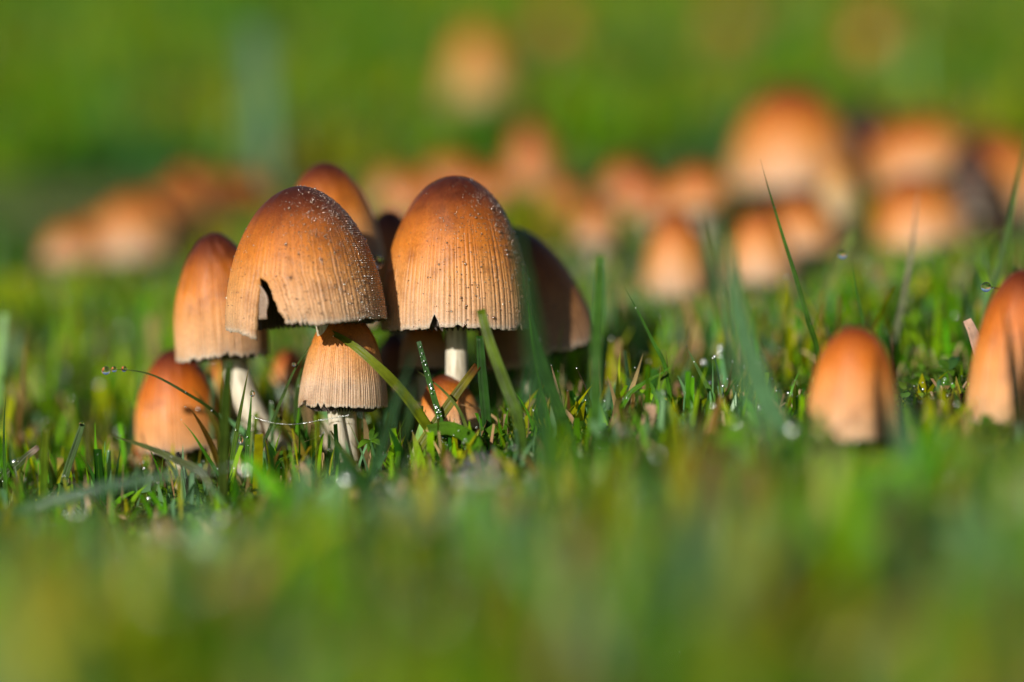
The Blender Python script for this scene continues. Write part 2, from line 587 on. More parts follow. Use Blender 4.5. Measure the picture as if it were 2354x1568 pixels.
mC = mushroom('small pale ribbed cap tucked low beneath the slit cap, behind the arching blade', (792, 716), (788, 934), 196, .540, CL, base=(802, 0), seed=21, hero=2, p=2.1, tshift=.22, inturn=.05, stem_w=58)
mF = mushroom('orange cap peeking up behind the top of the slit cap', (742, 373), (768, 610), 236, .571, CL, seed=30, hero=1)
mH = mushroom('shaded brown cap leaning over behind the notched bell cap, rim lit at right', (1160, 523), (1246, 822), 282, .575, CL, base=(1140, 0), seed=33, hero=1, tint=(.52, .5, .5), wave=.0012, stem_w=46, dew=(160, .7, .3, .9))  # tint darkens the skin itself to deepen the shade on this cap
mD = mushroom('orange egg-shaped cap low at the left foot of the clump', (402, 800), (412, 1034), 214, .572, CL, seed=41, hero=1, inturn=-.08, tint=(1.1, .92, .72), stem_w=60)
mE = mushroom('small reddish cap squashed low under the left rim of the orange egg-shaped cap', (350, 985), (358, 1085), 128, .580, CL, seed=44, hero=0, tint=(1.1, .8, .55))
mI = mushroom('little brown cap under the notched bell cap, left of its white stem', (975, 722), (976, 846), 118, .562, CL, base=(990, 0), seed=51, hero=1, tshift=.22, tint=(.95, .88, .82))
mJ = mushroom('small brown cap near the ground behind the crossing yellow blades', (1012, 862), (1042, 990), 150, .549, CL, seed=55, hero=1, inturn=-.05, tshift=.05)
mushroom('tiny deep orange cap in shade under the rim of the egg-shaped tan cap', (522, 812), (526, 900), 104, .604, CL, seed=61, tint=(1, .75, .5))
mushroom('tiny orange cap seen between the leaning white stem and the small pale cap', (666, 800), (668, 878), 84, .604, CL, seed=62, tint=(1.1, .9, .7))
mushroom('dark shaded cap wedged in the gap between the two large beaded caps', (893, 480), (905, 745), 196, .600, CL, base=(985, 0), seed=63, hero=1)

mushroom('blackened little cap in the dark gap right of the small pale ribbed cap', (902, 762), (906, 880), 92, .588, CL, seed=64, tint=(.35, .3, .3))  # added cap, its black tint paints the darkness between the caps

RB = 'blurred mushrooms of the clump behind at right'
mushroom('tallest and broadest blurred cap of the right-hand clump behind', (1815, 190), (1822, 440), 300, .80, RB, seed=70, clear=.009)
mushroom('blurred cap leaning right beside the broadest cap of the rear clump', (2070, 265), (2115, 410), 262, .815, RB, seed=71, clear=.009)
mushroom('half-shaded blurred cap at the right edge of the rear clump', (2265, 295), (2315, 500), 240, .82, RB, seed=72)
mushroom('lower blurred cap beneath the right-leaning one of the rear clump', (2078, 400), (2120, 570), 232, .765, RB, seed=73)
mushroom('narrow yellowish blurred button under the right rim of the broadest rear cap', (1925, 370), (1925, 505), 96, .75, RB, seed=74, tshift=.35, tint=(.9, 1, .8))
mushroom('small orange blurred cap at the left foot of the broadest rear cap', (1600, 372), (1607, 485), 150, .78, RB, seed=75, tint=(1, .85, .6), clear=.009)
mushroom('tall pale blurred cap standing alone left of the wide blurred blades', (1552, 478), (1555, 690), 160, .69, RB, seed=76, tshift=.08)
mushroom('pale blurred cap just right of the wide blurred blades', (1745, 470), (1752, 650), 160, .70, RB, seed=77, tshift=.06)
mushroom('brown blurred cap in the shade below the broadest rear cap', (1838, 440), (1842, 580), 175, .745, RB, seed=78)

mushroom('blackened old cap in the gap right of the broadest rear cap', (1985, 232), (2000, 400), 150, .842, RB, seed=110, tint=(.12, .1, .1))  # added cap, tinted black to read as a shadow between its neighbours
mushroom('blackened old cap behind the right-leaning rear cap', (2222, 325), (2240, 480), 130, .79, RB, seed=111, tint=(.1, .09, .09))  # added cap whose black tint stands for cast shadow

mushroom('blackened old cap low in the shade under the lower rear cap', (2285, 495), (2285, 620), 180, .745, RB, seed=112, tint=(.1, .09, .09))  # added cap, shade put into its black tint

MB_ = 'blurred mushrooms of the row behind the sharp clump'
mushroom('tall orange blurred cap behind, above the right shoulder of the notched bell cap', (1218, 265), (1226, 445), 122, .80, MB_, seed=80, tint=(1.05, .85, .65), clear=.006)
mushroom('wide orange blurred cap directly behind the top of the notched bell cap', (1035, 345), (1040, 460), 156, .83, MB_, seed=81, tint=(1.05, .9, .7), clear=.006)
mushroom('reddish blurred cap behind, midway between the bell cap and the rear clump', (1440, 360), (1440, 470), 122, .80, MB_, seed=82, tint=(1, .75, .55), clear=.006)
mushroom('pale orange blurred cap in the gap above the two beaded caps', (905, 380), (905, 485), 112, .79, MB_, seed=83, tshift=.05, clear=.006)
mushroom('tan blurred cap low behind the leaning shaded cap', (1372, 462), (1372, 560), 112, .76, MB_, seed=84, tshift=.05, clear=.006)

mushroom('orange blurred cap filling the dip between the tall and the wide orange caps behind', (1128, 385), (1130, 480), 120, .8, MB_, seed=120, tint=(1.05, .85, .6), clear=.006)
mushroom('orange blurred cap just right of the tall orange one behind', (1300, 410), (1302, 500), 110, .8, MB_, seed=121, tint=(1, .8, .55), clear=.006)
mushroom('blurred orange cap between the peeking cap and the wide orange one', (965, 400), (965, 500), 120, .8, MB_, seed=122, tint=(1.05, .85, .6), clear=.006)
mushroom('brownish blurred cap close left of the small orange cap of the rear clump', (1500, 400), (1502, 500), 120, .8, MB_, seed=123, tint=(.95, .75, .5), clear=.006)

LB = 'blurred mushrooms behind at left'
mushroom('tallest blurred pale cap of the left group behind', (440, 372), (442, 530), 150, .82, LB, seed=90, tshift=.08, clear=.006)
mushroom('widest blurred pale cap of the left group behind', (312, 435), (320, 600), 215, .79, LB, seed=91, tshift=.1, clear=.006)
mushroom('low blurred tan cap at the far left end of the left group', (165, 510), (170, 605), 150, .80, LB, seed=92, tshift=.1, clear=.006)
mushroom('dull reddish blurred cap behind, close to the orange cap peeking up', (562, 390), (565, 485), 136, .86, LB, seed=93, tint=(.9, .75, .6), clear=.006)

mushroom('blurred tan cap bridging the widest and the tallest cap of the left group', (392, 410), (394, 560), 150, .8, LB, seed=125, tshift=.08, clear=.004)
mushroom('blurred brownish cap between the tallest left cap and the dull reddish one', (500, 385), (502, 500), 130, .8, LB, seed=126, tint=(.95, .8, .6), clear=.006)
mushroom('blurred tan cap sunk in grass just left of the widest left cap', (240, 480), (240, 600), 140, .8, LB, seed=127, tshift=.1, clear=.004)

TB = 'far blurred mushrooms at the top'
mushroom('largest far tan cap blurred to a disc above the sharp clump', (1095, 60), (1105, 250), 165, 1.45, TB, seed=95, tshift=.2, tint=(.95, .95, .55), clear=.012)
mushroom('far tan cap blurred at the top edge, up from the largest disc', (1275, 10), (1280, 105), 112, 1.6, TB, seed=96, tshift=.05, tint=(.8, .7, .4), clear=.012)
mushroom('far faint tan cap at the top edge above the right-hand clump', (1682, 5), (1684, 95), 104, 1.75, TB, seed=97, tshift=.05, tint=(.7, .65, .35), clear=.012)
mushroom('far orange cap blurred to a disc in the top right corner', (2002, 20), (2004, 125), 112, 1.6, TB, seed=98, tshift=.0, tint=(.95, .75, .4), clear=.012)

FR = 'near mushrooms at the right'
mushroom('single soft-focus orange cap standing in the grass at right', (1968, 750), (1956, 1010), 212, .490, FR, seed=101, hero=1, p=2.2, tint=(1.1, .95, .75), tshift=.13)
mushroom('orange cap cut by the right edge with a dark blade standing before it', (2348, 620), (2336, 975), 236, .503, FR, seed=102, hero=1, tint=(1.1, .95, .72), tshift=.06)

for c in CLEAR: print('CLEAR', c)

# torn lining hanging inside the slit
root_, M_, C_, R_, H_ = mA
tt = np.linspace(0, 1, 14); aa = np.linspace(0, 1, 7)
g = []
for t in tt:
    sg = .66 + .29 * t; rr = R_ * math.sqrt(1 - (1 - sg) ** 2) * (.955 - .05 * t)
    th = D2(-131) + aa * D2(3 + 13 * math.sin(min(1, t * 1.25) * 2.2))
    g.append(np.stack([(rr - .0006 * np.sin(aa * 3)) * np.cos(th), (rr - .0006 * np.sin(aa * 3)) * np.sin(th), H_ * (1 - sg) + 0 * th], -1))
g = np.array(g); inn = g * np.array([.965, .965, 1])
fc = np.ones_like(g) * np.array([.25, .18, .135])
V, F3, F4, C = shell(g, inn, False, fc, fc)
V = V[:-2]; C = C[:-2]
fo = link('torn_flap', mesh_np('torn_flap', V @ M_.T + C_ - np.array(root_.location), None, F4, C), M_CAP, root_)

# droplet clinging to the right flank of the slit cap
def drop(label, px, py, d, rpx, group='larger water drops', sub=ICO3, stretch=1.0):
    c = P(px, py, d); r = rpx * K * d
    v, f = sub
    q = v * r
    q[:, 2] *= stretch
    o = link('water_drop', mesh_np('water_drop', q, f), M_WATER)
    o.location = c
    tag(o, label, 'water drop', group)
    return o


# ------------------------------------------------------------------ blades one can single out
GREEN = (.08, .25, .006); DEEP = (.026, .095, .010); YEL = (.20, .25, .010); BLUE = (.05, .16, .055); PALE = (.20, .29, .08)
STRAW = (.42, .29, .13); BROWN = (.16, .065, .014); OLIVE = (.10, .11, .012)


def smooth_path(pts, n):
    pts = np.asarray(pts, float)
    if len(pts) == 2:
        pts = np.array([pts[0], pts.mean(0), pts[1]])
    L = np.concatenate([[0], np.cumsum(np.linalg.norm(np.diff(pts, axis=0), axis=1))]); L /= L[-1]
    ext = np.concatenate([[2 * pts[0] - pts[1]], pts, [2 * pts[-1] - pts[-2]]])
    out = []
    for t in np.linspace(0, 1, n):
        i = min(np.searchsorted(L, t, side='right') - 1, len(pts) - 2)
        f = (t - L[i]) / (L[i + 1] - L[i])
        p0, p1, p2, p3 = ext[i], ext[i + 1], ext[i + 2], ext[i + 3]
        out.append(.5 * (2 * p1 + (p2 - p0) * f + (2 * p0 - 5 * p1 + 4 * p2 - p3) * f * f + (3 * p1 - p0 - 3 * p2 + p3) * f ** 3))
    return np.array(out)


def blade_arrays(path, width, c_base, c_tip, tip='point', twist=0., fold=.22, thick=.00016, tipcol=None, seed=0):
    n = len(path); rs = np.random.RandomState(seed)
    T = unit(np.gradient(path, axis=0))
    view = unit(path - np.array([0, 0, CAMZ]))
    S = unit(np.cross(T, view)); Nn = np.cross(S, T)
    t = np.linspace(0, 1, n)
    a = twist * (t - .3)
    S, Nn = S * np.cos(a)[:, None] + Nn * np.sin(a)[:, None], Nn * np.cos(a)[:, None] - S * np.sin(a)[:, None]
    if tip == 'point': wd = np.clip((1 - t ** 2.6), .04, 1) * (.8 + .2 * np.sin(t * 3.1))
    elif tip == 'cut': wd = .82 + .18 * np.sin(t * 3.1) - .12 * t
    else: wd = np.clip(np.sin(np.clip(t * 1.03, 0, 1) * np.pi) ** .55, .05, 1)
    wd = wd * width * (1 + .05 * wob(t * 9, t * 0, rs, 4, 1, 5, 1))
    prof = [(-.5, fold, 0), (-.25, fold * .35, 0), (0, 0, 0), (.25, fold * .35, 0), (.5, fold, 0)]
    pts = []; uv = []
    for x, y, z in prof:
        pts.append(path + S * (x * wd)[:, None] + Nn * (-y * wd)[:, None]); uv.append(np.stack([np.full(n, x * 2), t * 3], -1))
    for x, y, z in prof[::-1]:
        pts.append(path + S * (x * wd * .98)[:, None] + Nn * (-y * wd + thick)[:, None]); uv.append(np.stack([np.full(n, x * 2), t * 3], -1))
    k = len(pts)
    V = np.stack(pts, 1).reshape(-1, 3); UV = np.stack(uv, 1).reshape(-1, 2)
    c = np.array(c_base) * (1 - t)[:, None] + np.array(c_tip) * t[:, None]
    if tipcol is not None:
        m = sst(.86, .96, t)[:, None]; c = c * (1 - m) + np.array(tipcol) * m
    C = np.repeat(c[:, None], k, 1).reshape(-1, 3)
    c0 = np.arange(k); c1 = (c0 + 1) % k; r = np.arange(n - 1)[:, None] * k
    F4 = np.stack([r + c0, r + c1, r + k + c1, r + k + c0], -1).reshape(-1, 4)
    e = (n - 1) * k
    F4 = np.concatenate([F4, [[e + 0, e + 1, e + 8, e + 9], [e + 1, e + 2, e + 7, e + 8], [e + 2, e + 3, e + 6, e + 7], [e + 3, e + 4, e + 5, e + 6]]])
    return V, F4, C, UV


BLADES = []


def blade(label, pts, wpx, c0, c1=None, tip='point', group='grass blades one can single out', name='grass_blade', cat='grass blade', mat=None, root=True, **kw):
    """pts: (px, py, depth) from root to tip"""
    q = [P(*p) for p in pts]
    if root:
        b = q[0].copy(); gz = float(ground_z(b[0], b[1]))
        if b[2] > gz - .001:       # run the foot into the turf
            dirv = unit(q[0] - q[1]); 
            b = b + np.array([dirv[0] * .004, dirv[1] * .004, 0]); b[2] = min(gz - .002, q[0][2] - .001)
            q = [b] + q
    path = smooth_path(q, 26)
    dm = np.mean([p[2] for p in pts])
    V, F4, C, UV = blade_arrays(path, wpx * K * dm, c0, c1 or c0, tip, seed=len(BLADES), **kw)
    o0 = path[0]
    global LYING
    if 'dewy blade lying' in label: LYING = len(BLADES)
    o = link(name, mesh_np(name, V - o0, None, F4, C, uv=UV), mat or M_BLADE)
    o.location = o0
    tag(o, label, cat, group)
    BLADES.append((path, wpx * K * dm))
    return o


f = .538
blade('broad yellow-green blade arching down from under the slit cap to the ground', [(1035, 1065, f), (985, 985, f - .004), (920, 895, f - .008), (835, 812, f - .008), (770, 768, f - .004), (712, 751, f + .006)], 26, YEL, (.12, .15, .012), fold=.3, twist=.3)
blade('thin straight blade strung with fine dew, crossing in front of the little brown cap', [(1030, 1050, .534), (1010, 960, .533), (985, 870, .532), (962, 785, .530)], 15, GREEN, (.07, .15, .06), tip='cut')
blade('brown-tipped yellow blade slanting up right across the low brown cap', [(962, 1032, .534), (1010, 960, .534), (1060, 890, .534), (1097, 840, .535)], 24, YEL, (.19, .16, .012), tip='cut', tipcol=BROWN)
blade('bent-over bright blade drooping right from the crossing of yellow blades', [(985, 990, .531), (1035, 985, .528), (1085, 1012, .522), (1108, 1060, .517), (1112, 1130, .514)], 34, (.07, .15, .012), GREEN, tip='cut', root=False)
blade('thin pale blade curving across the low brown cap', [(1072, 985, .531), (1050, 935, .531), (1010, 890, .532), (958, 852, .534)], 9, (.11, .17, .02), (.14, .18, .03))
blade('thin leaning blade with a pale tip left of the small pale cap', [(585, 1075, f), (622, 980, f), (672, 860, f), (712, 795, f), (738, 762, f)], 9, DEEP, (.09, .15, .02), tipcol=PALE)
blade('upright thin olive stalk before the leaning white stem', [(532, 1070, f - .004), (545, 985, f - .004), (560, 905, f - .004), (573, 838, f - .003)], 12, GREEN, OLIVE, tipcol=(.25, .18, .06))
blade('upright dark green stalk just right of the olive stalk', [(568, 1065, f - .004), (571, 1000, f - .004), (576, 935, f - .004), (578, 893, f - .003)], 13, DEEP, GREEN)
blade('short dry sliver close beside the dark green stalk', [(573, 1075, f - .005), (576, 1030, f - .005), (579, 992, f - .005)], 6, OLIVE, PALE, tip='cut')
blade('long arching blade with drops at its tip, reaching left over the orange egg-shaped cap', [(525, 1010, .545), (495, 950, .541), (430, 905, .538), (350, 862, .537), (285, 850, .537), (240, 852, .537)], 9, (.05, .08, .01), (.05, .09, .012), root=True)
blade('yellow-brown blade leaning left over the orange egg-shaped cap', [(505, 1075, .545), (480, 1010, .541), (445, 950, .538), (428, 935, .537)], 17, (.16, .13, .012), BROWN)
blade('brownish blade behind the yellow-brown one, leaning left', [(525, 1065, .556), (505, 1000, .553), (470, 930, .552), (440, 890, .552)], 20, OLIVE, (.14, .10, .012))
blade('wide upright green blade blurred in front of the shaded tiny orange cap', [(513, 1060, .515), (516, 980, .513), (520, 900, .511), (527, 830, .51)], 24, (.06, .09, .012), (.05, .10, .012), tip='cut')
blade('bright green blade with cut yellowish tip standing before the bell cap rim', [(1190, 960, .518), (1160, 880, .519), (1125, 785, .520), (1105, 712, .521)], 28, (.05, .125, .012), (.14, .21, .012), tip='cut')
blade('dark upright blade in shadow between the bell cap stem and the bright cut blade', [(1118, 970, .535), (1112, 900, .535), (1106, 830, .535), (1103, 772, .535)], 24, DEEP, DEEP, tip='cut')
blade('long blurred green blade leaning left across the shaded leaning cap', [(1312, 1010, .512), (1280, 920, .510), (1245, 820, .508), (1215, 700, .506), (1205, 600, .505)], 27, (.04, .11, .02), (.04, .11, .025))
blade('thin sharp-edged blade beside the long blurred one before the leaning cap', [(1260, 960, .52), (1240, 880, .52), (1220, 780, .519), (1210, 690, .519)], 12, GREEN, GREEN)
blade('very blurred broad blade veiling the right edge of the bell cap', [(1255, 1080, .455), (1240, 900, .452), (1215, 700, .448), (1180, 480, .445)], 46, (.035, .11, .03), (.035, .10, .03))
blade('tall blurred bright blade just right of the shaded leaning cap', [(1368, 900, .500), (1370, 800, .50), (1375, 690, .499), (1380, 590, .498)], 28, (.05, .15, .02), (.06, .16, .02), tip='cut')
blade('dark needle-like blade leaning left at the centre right', [(1530, 850, f), (1500, 785, f), (1468, 720, f), (1433, 657, f)], 11, GREEN, DEEP)
blade('pale-edged stiff blade leaning left in the short turf at centre right', [(1672, 985, .534), (1645, 925, .534), (1605, 850, .534), (1577, 797, .534)], 14, GREEN, (.11, .20, .06))
blade('ragged straw-coloured blade stub among short turf', [(1425, 985, f), (1440, 930, f), (1460, 870, f), (1478, 812, f)], 15, STRAW, (.38, .30, .12))
blade('bright forked-looking blade leaning right beside the straw stub', [(1440, 915, .536), (1480, 880, .536), (1520, 858, .536), (1547, 838, .536)], 14, (.07, .17, .012), GREEN)
blade('upright yellow-green blade with thin curled tip beside the straw stub', [(1500, 930, f), (1518, 880, f), (1533, 850, f), (1530, 808, f)], 12, GREEN, OLIVE)
blade('tall thin sharp blade rising up before the broadest rear cap', [(1880, 815, .542), (1858, 740, .54), (1832, 650, .54), (1795, 530, .54), (1765, 430, .54), (1747, 366, .54)], 13, (.05, .13, .012), (.05, .13, .012), tipcol=(.2, .16, .1))
blade('pale blurred blade leaning right with a drop near its tip', [(1830, 810, .585), (1870, 720, .588), (1920, 620, .592), (1962, 530, .596)], 22, PALE, (.2, .26, .06), tip='cut')
blade('small dark thin blade under the drop of the pale leaning blade', [(1985, 760, .55), (1975, 700, .55), (1965, 640, .55), (1957, 588, .55)], 9, GREEN, DEEP)
blade('thin pale blade with dry tip before the lower rear cap', [(2058, 775, .57), (2075, 690, .572), (2092, 590, .574), (2112, 420, .576)], 14, (.10, .17, .05), (.34, .27, .22))
blade('tall green blade leaning to the right edge above the cut-off cap', [(2280, 690, .57), (2300, 600, .57), (2320, 510, .57), (2340, 400, .57), (2362, 270, .57)], 19, (.06, .14, .012), (.07, .16, .012))
blade('broad blue-green blurred blade, left of the pair crossing the centre right', [(1765, 1010, .424), (1715, 860, .421), (1665, 660, .417), (1628, 455, .414)], 50, (.12, .28, .13), (.16, .32, .16))
blade('broad blue-green blurred blade, right of the pair crossing the centre right', [(1800, 990, .474), (1745, 850, .472), (1700, 700, .470), (1680, 540, .468)], 36, (.12, .27, .12), (.14, .28, .13))
blade('blurred blue-green leaf before the right flank of the single orange cap', [(2105, 1240, .43), (2090, 1100, .43), (2072, 980, .43), (2062, 880, .43)], 60, (.08, .20, .09), (.10, .22, .11))
blade('dark blurred blade added as the shadow streak on the cut-off orange cap', [(2342, 1060, .487), (2338, 940, .486), (2325, 820, .486), (2305, 690, .485)], 30, (.018, .018, .005), (.022, .02, .005))  # added blade, near-black colour stands for a shadow line down the cap
blade('tall wide teal blade standing far behind at upper left, blurred to a vertical smear', [(612, 520, .98), (605, 380, .98), (595, 220, .985), (582, 60, .99)], 70, (.07, .20, .09), (.09, .23, .13), tip='cut')
blade('blurred yellow-green blade lying slantwise across the foot of the single orange cap', [(2005, 1130, .452), (1960, 1070, .454), (1905, 1000, .457), (1850, 925, .46)], 44, (.20, .30, .03), (.16, .27, .02))
blade('blurred dark green blade rising left of the foot of the single orange cap', [(1800, 1150, .455), (1830, 1070, .455), (1865, 990, .457), (1905, 930, .459)], 40, (.06, .16, .012), (.09, .22, .01))
blade('tall dark needle at the far left edge', [(15, 1140, f - .006), (10, 1060, f - .006), (9, 980, f - .006), (14, 903, f - .006)], 9, GREEN, DEEP)
blade('blurred olive blade with blunt tip near the left edge', [(100, 1180, .518), (100, 1110, .516), (102, 1040, .515), (106, 985, .514)], 22, GREEN, (.13, .17, .012), tip='cut')
blade('dewy green blade leaning right with a bright drop on its tip at left', [(145, 1120, .53), (158, 1070, .53), (175, 1020, .53), (190, 975, .53)], 18, (.06, .14, .012), (.09, .17, .05), tip='cut')
blade('thin upright yellowish blade beside the dewy one at left', [(207, 1120, .55), (204, 1070, .55), (201, 1020, .55), (199, 970, .55)], 13, (.09, .13, .012), OLIVE, tip='cut')
blade('cut blade with frayed pale tip lying low at left', [(95, 1150, .532), (120, 1128, .532), (145, 1115, .532), (172, 1100, .532)], 20, GREEN, GREEN, tip='cut', tipcol=(.5, .38, .27))
blade('dark blade leaning right with a dry brown tip at the left edge', [(8, 1105, .534), (35, 1075, .534), (60, 1050, .534), (88, 1028, .534)], 19, DEEP, (.08, .12, .02), tip='cut', tipcol=(.4, .3, .24))
blade('long blurred dewy blade lying nearly flat across the lower left', [(-20, 1195, .49), (120, 1150, .485), (260, 1118, .482), (400, 1092, .48), (545, 1072, .48)], 34, (.05, .14, .06), (.055, .14, .06), root=False, fold=.1)
blade('pale blade sloping down right over the small reddish cap', [(470, 1095, .52), (400, 1055, .522), (330, 1025, .524), (250, 1000, .527)], 20, (.13, .17, .06), (.06, .08, .012))
blade('short thin blade with black withered tip in front of the orange egg-shaped cap', [(430, 1120, .53), (425, 1090, .53), (418, 1065, .53), (408, 1040, .53)], 10, (.03, .03, .01), (.015, .012, .01), tip='cut')
blade('broad blurred leaf blade rising in front of the small pale cap stem', [(835, 1120, .49), (800, 1070, .487), (765, 1015, .485), (728, 965, .484)], 38, (.035, .12, .02), (.04, .13, .035))
blade('yellowish blurred blade leaning left by the small pale cap stem', [(845, 1110, .512), (800, 1050, .511), (760, 1005, .51), (715, 950, .51)], 18, (.14, .14, .012), OLIVE)
blade('blurred blue-green blade leaning right before the small pale cap edge', [(850, 1100, .49), (880, 1020, .488), (905, 940, .486), (955, 800, .484)], 26, (.035, .11, .03), (.05, .12, .05))
blade('upright blurred green blade left of the dewy thin blade', [(925, 1080, .495), (935, 1010, .494), (942, 940, .493), (950, 880, .493)], 24, (.05, .12, .02), (.06, .14, .05))
blade('wide green blade blurred behind the thin leaning blade, by the white stem', [(690, 1010, .546), (683, 940, .546), (685, 880, .546), (700, 830, .547)], 24, (.05, .12, .012), (.06, .12, .012))
blade('yellow and brown dying blade at the foot of the leaning white stem', [(690, 1030, .54), (662, 985, .54), (640, 955, .54), (622, 935, .541)], 18, (.28, .19, .02), OLIVE)
blade('upright narrow blade with cut tip in short turf left of the dying straw', [(655, 1105, .532), (618, 1110, .532), (606, 1085, .532), (632, 1060, .532)][2:] and [(606, 1118, .53), (614, 1095, .53), (622, 1075, .53), (631, 1060, .53)], 9, GREEN, STRAW, tip='cut')
blade('dark thin shoot leaning left at the right foot of the orange egg-shaped cap', [(500, 1090, .532), (470, 1040, .531), (445, 1000, .53), (420, 970, .53)], 10, DEEP, GREEN)
blade('out-of-focus wide dark blade near the bottom centre', [(560, 1330, .47), (590, 1270, .465), (640, 1215, .46), (710, 1190, .457)], 62, (.02, .075, .012), (.02, .07, .012), tip='leaf')
blade('huge soft green blade blurred at the lower left corner', [(10, 1640, .35), (60, 1500, .345), (95, 1370, .34), (105, 1260, .338)], 90, (.05, .15, .04), (.06, .16, .06))
blade('huge soft pale green blade blurred at the bottom, left of centre', [(500, 1650, .33), (490, 1540, .325), (480, 1440, .322), (470, 1340, .32)], 96, (.08, .15, .05), (.10, .17, .07))
blade('large soft bright green blade blurred at bottom centre right', [(1420, 1560, .38), (1370, 1420, .377), (1320, 1300, .375), (1290, 1180, .373)], 74, (.05, .16, .012), (.05, .16, .02))
blade('large soft pale blade blurred low on the right', [(1750, 1600, .36), (1700, 1480, .357), (1660, 1380, .355), (1640, 1280, .353)], 70, (.10, .16, .05), (.11, .17, .05))

# ------------------------------------------------------------------ dry bits and a seedling
blade('blurred pale straw stub lying in the turf below centre', [(1085, 1135, .476), (1115, 1152, .475), (1140, 1168, .474), (1165, 1185, .473)], 32, (.45, .33, .18), (.40, .28, .14), tip='cut', group='dry bits lying in the turf', name='straw', cat='straw', mat=M_STRAW, root=False)
blade('pinkish torn straw leaning against the cut-off orange cap', [(2252, 830, .528), (2246, 800, .528), (2236, 765, .528), (2222, 735, .528)], 26, (.45, .27, .18), (.50, .32, .24), tip='cut', group='dry bits lying in the turf', name='straw', cat='straw', mat=M_STRAW, root=False)
blade('blurred pinkish dead leaf scrap standing in the short turf right of centre', [(1470, 1040, .515), (1480, 1000, .514), (1490, 970, .513), (1497, 930, .512)], 34, (.38, .22, .14), (.45, .29, .20), tip='cut', group='dry bits lying in the turf', name='dead_leaf', cat='dead leaf', mat=M_STRAW, root=False)
blade('orange-yellow dead leaf scrap in the turf right of the straw stub', [(1535, 965, f), (1548, 955, f), (1560, 945, f), (1570, 938, f)], 18, (.42, .24, .02), (.28, .12, .012), tip='leaf', group='dry bits lying in the turf', name='dead_leaf', cat='dead leaf', mat=M_STRAW, root=False)
blade('pinkish scrap of dead leaf before the foot of the small pale cap', [(725, 1120, .51), (712, 1100, .51), (700, 1080, .51), (690, 1060, .51)], 26, (.40, .24, .15), (.46, .28, .18), tip='leaf', group='dry bits lying in the turf', name='dead_leaf', cat='dead leaf', mat=M_STRAW, root=False)
blade('tan curled leaf lying flat below the leaning white stem', [(640, 1118, .535), (665, 1110, .537), (690, 1110, .538), (715, 1120, .536)], 22, (.36, .22, .08), (.40, .26, .10), tip='leaf', group='dry bits lying in the turf', name='dead_leaf', cat='dead leaf', mat=M_STRAW, root=False)
blade('reddish-brown blurred leaf scrap in the near turf at right', [(1580, 1160, .47), (1595, 1120, .468), (1605, 1080, .466), (1618, 1040, .464)], 44, (.25, .10, .03), (.32, .14, .05), tip='leaf', group='dry bits lying in the turf', name='dead_leaf', cat='dead leaf', mat=M_STRAW, root=False)
blade('orange-brown leaf blurred in the bottom left corner', [(120, 1560, .34), (150, 1500, .338), (175, 1450, .336), (200, 1410, .334)], 90, (.30, .14, .012), (.26, .14, .012), tip='leaf', group='dry bits lying in the turf', name='dead_leaf', cat='dead leaf', mat=M_STRAW, root=False)


def leaf_mesh(base, tip, wid, c, up, cup=.15, seed=0):
    """small ovate leaf with thickness, from base to tip"""
    n = 12
    path = smooth_path([base, (np.asarray(base) + tip) / 2 + np.asarray(up) * np.linalg.norm(np.asarray(tip) - base) * .15, tip], n)
    t = np.linspace(0, 1, n)
    T = unit(np.gradient(path, axis=0)); S = unit(np.cross(T, up)); Nn = np.cross(S, T)
    wd = wid * np.clip(np.sin(np.clip(t, 0, 1) ** .8 * np.pi), .03, 1) ** .7
    xs = np.array([-.5, -.25, 0, .25, .5])
    top = path[:, None] + S[:, None] * (xs[None, :, None] * wd[:, None, None]) + Nn[:, None] * (cup * np.abs(xs)[None, :, None] * wd[:, None, None])
    bot = top - Nn[:, None] * .00018
    k = 5
    V = np.concatenate([top.reshape(-1, 3), bot.reshape(-1, 3)]); m = n * k
    r = np.arange(n - 1)[:, None] * k; q = np.arange(4)
    f1 = np.stack([r + q, r + q + 1, r + k + q + 1, r + k + q], -1).reshape(-1, 4)
    f2 = f1[:, ::-1] + m
    rr = np.arange(n - 1) * k
    s1 = np.stack([rr, rr + k, rr + k + m, rr + m], -1); rr = rr + 4
    s2 = np.stack([rr, rr + m, rr + k + m, rr + k], -1)
    return V, np.concatenate([f1, f2, s1, s2]), np.tile(np.array(c), (2 * m, 1))


def seedling(label, px, py, d, leaves, height_px=30):
    b = P(px, py + height_px, d); b[2] = float(ground_z(b[0], b[1])) - .001
    top = P(px, py, d)
    root = tag(empty('seedling', b), label, 'seedling', 'small leafy weeds')
    sv, s3, s4 = tube(smooth_path([b, (b + top) / 2 + [.0006, 0, 0], top], 8) - b, np.linspace(.0006, .0004, 8), 8, 3)
    link('stalk', mesh_np('stalk', sv, s3, s4, np.tile(np.array([.08, .12, .02]), (len(sv), 1))), M_GRASS, root)
    for k, (dx, dy, dd, wpx, c) in enumerate(leaves):
        V, F4, C = leaf_mesh(top - b, P(px + dx, py + dy, d + dd) - b, wpx * K * d, c, unit(UP - FW * .8), seed=k)
        link('leaf', mesh_np('leaf', V, None, F4, C), M_GRASS, root)
    return root


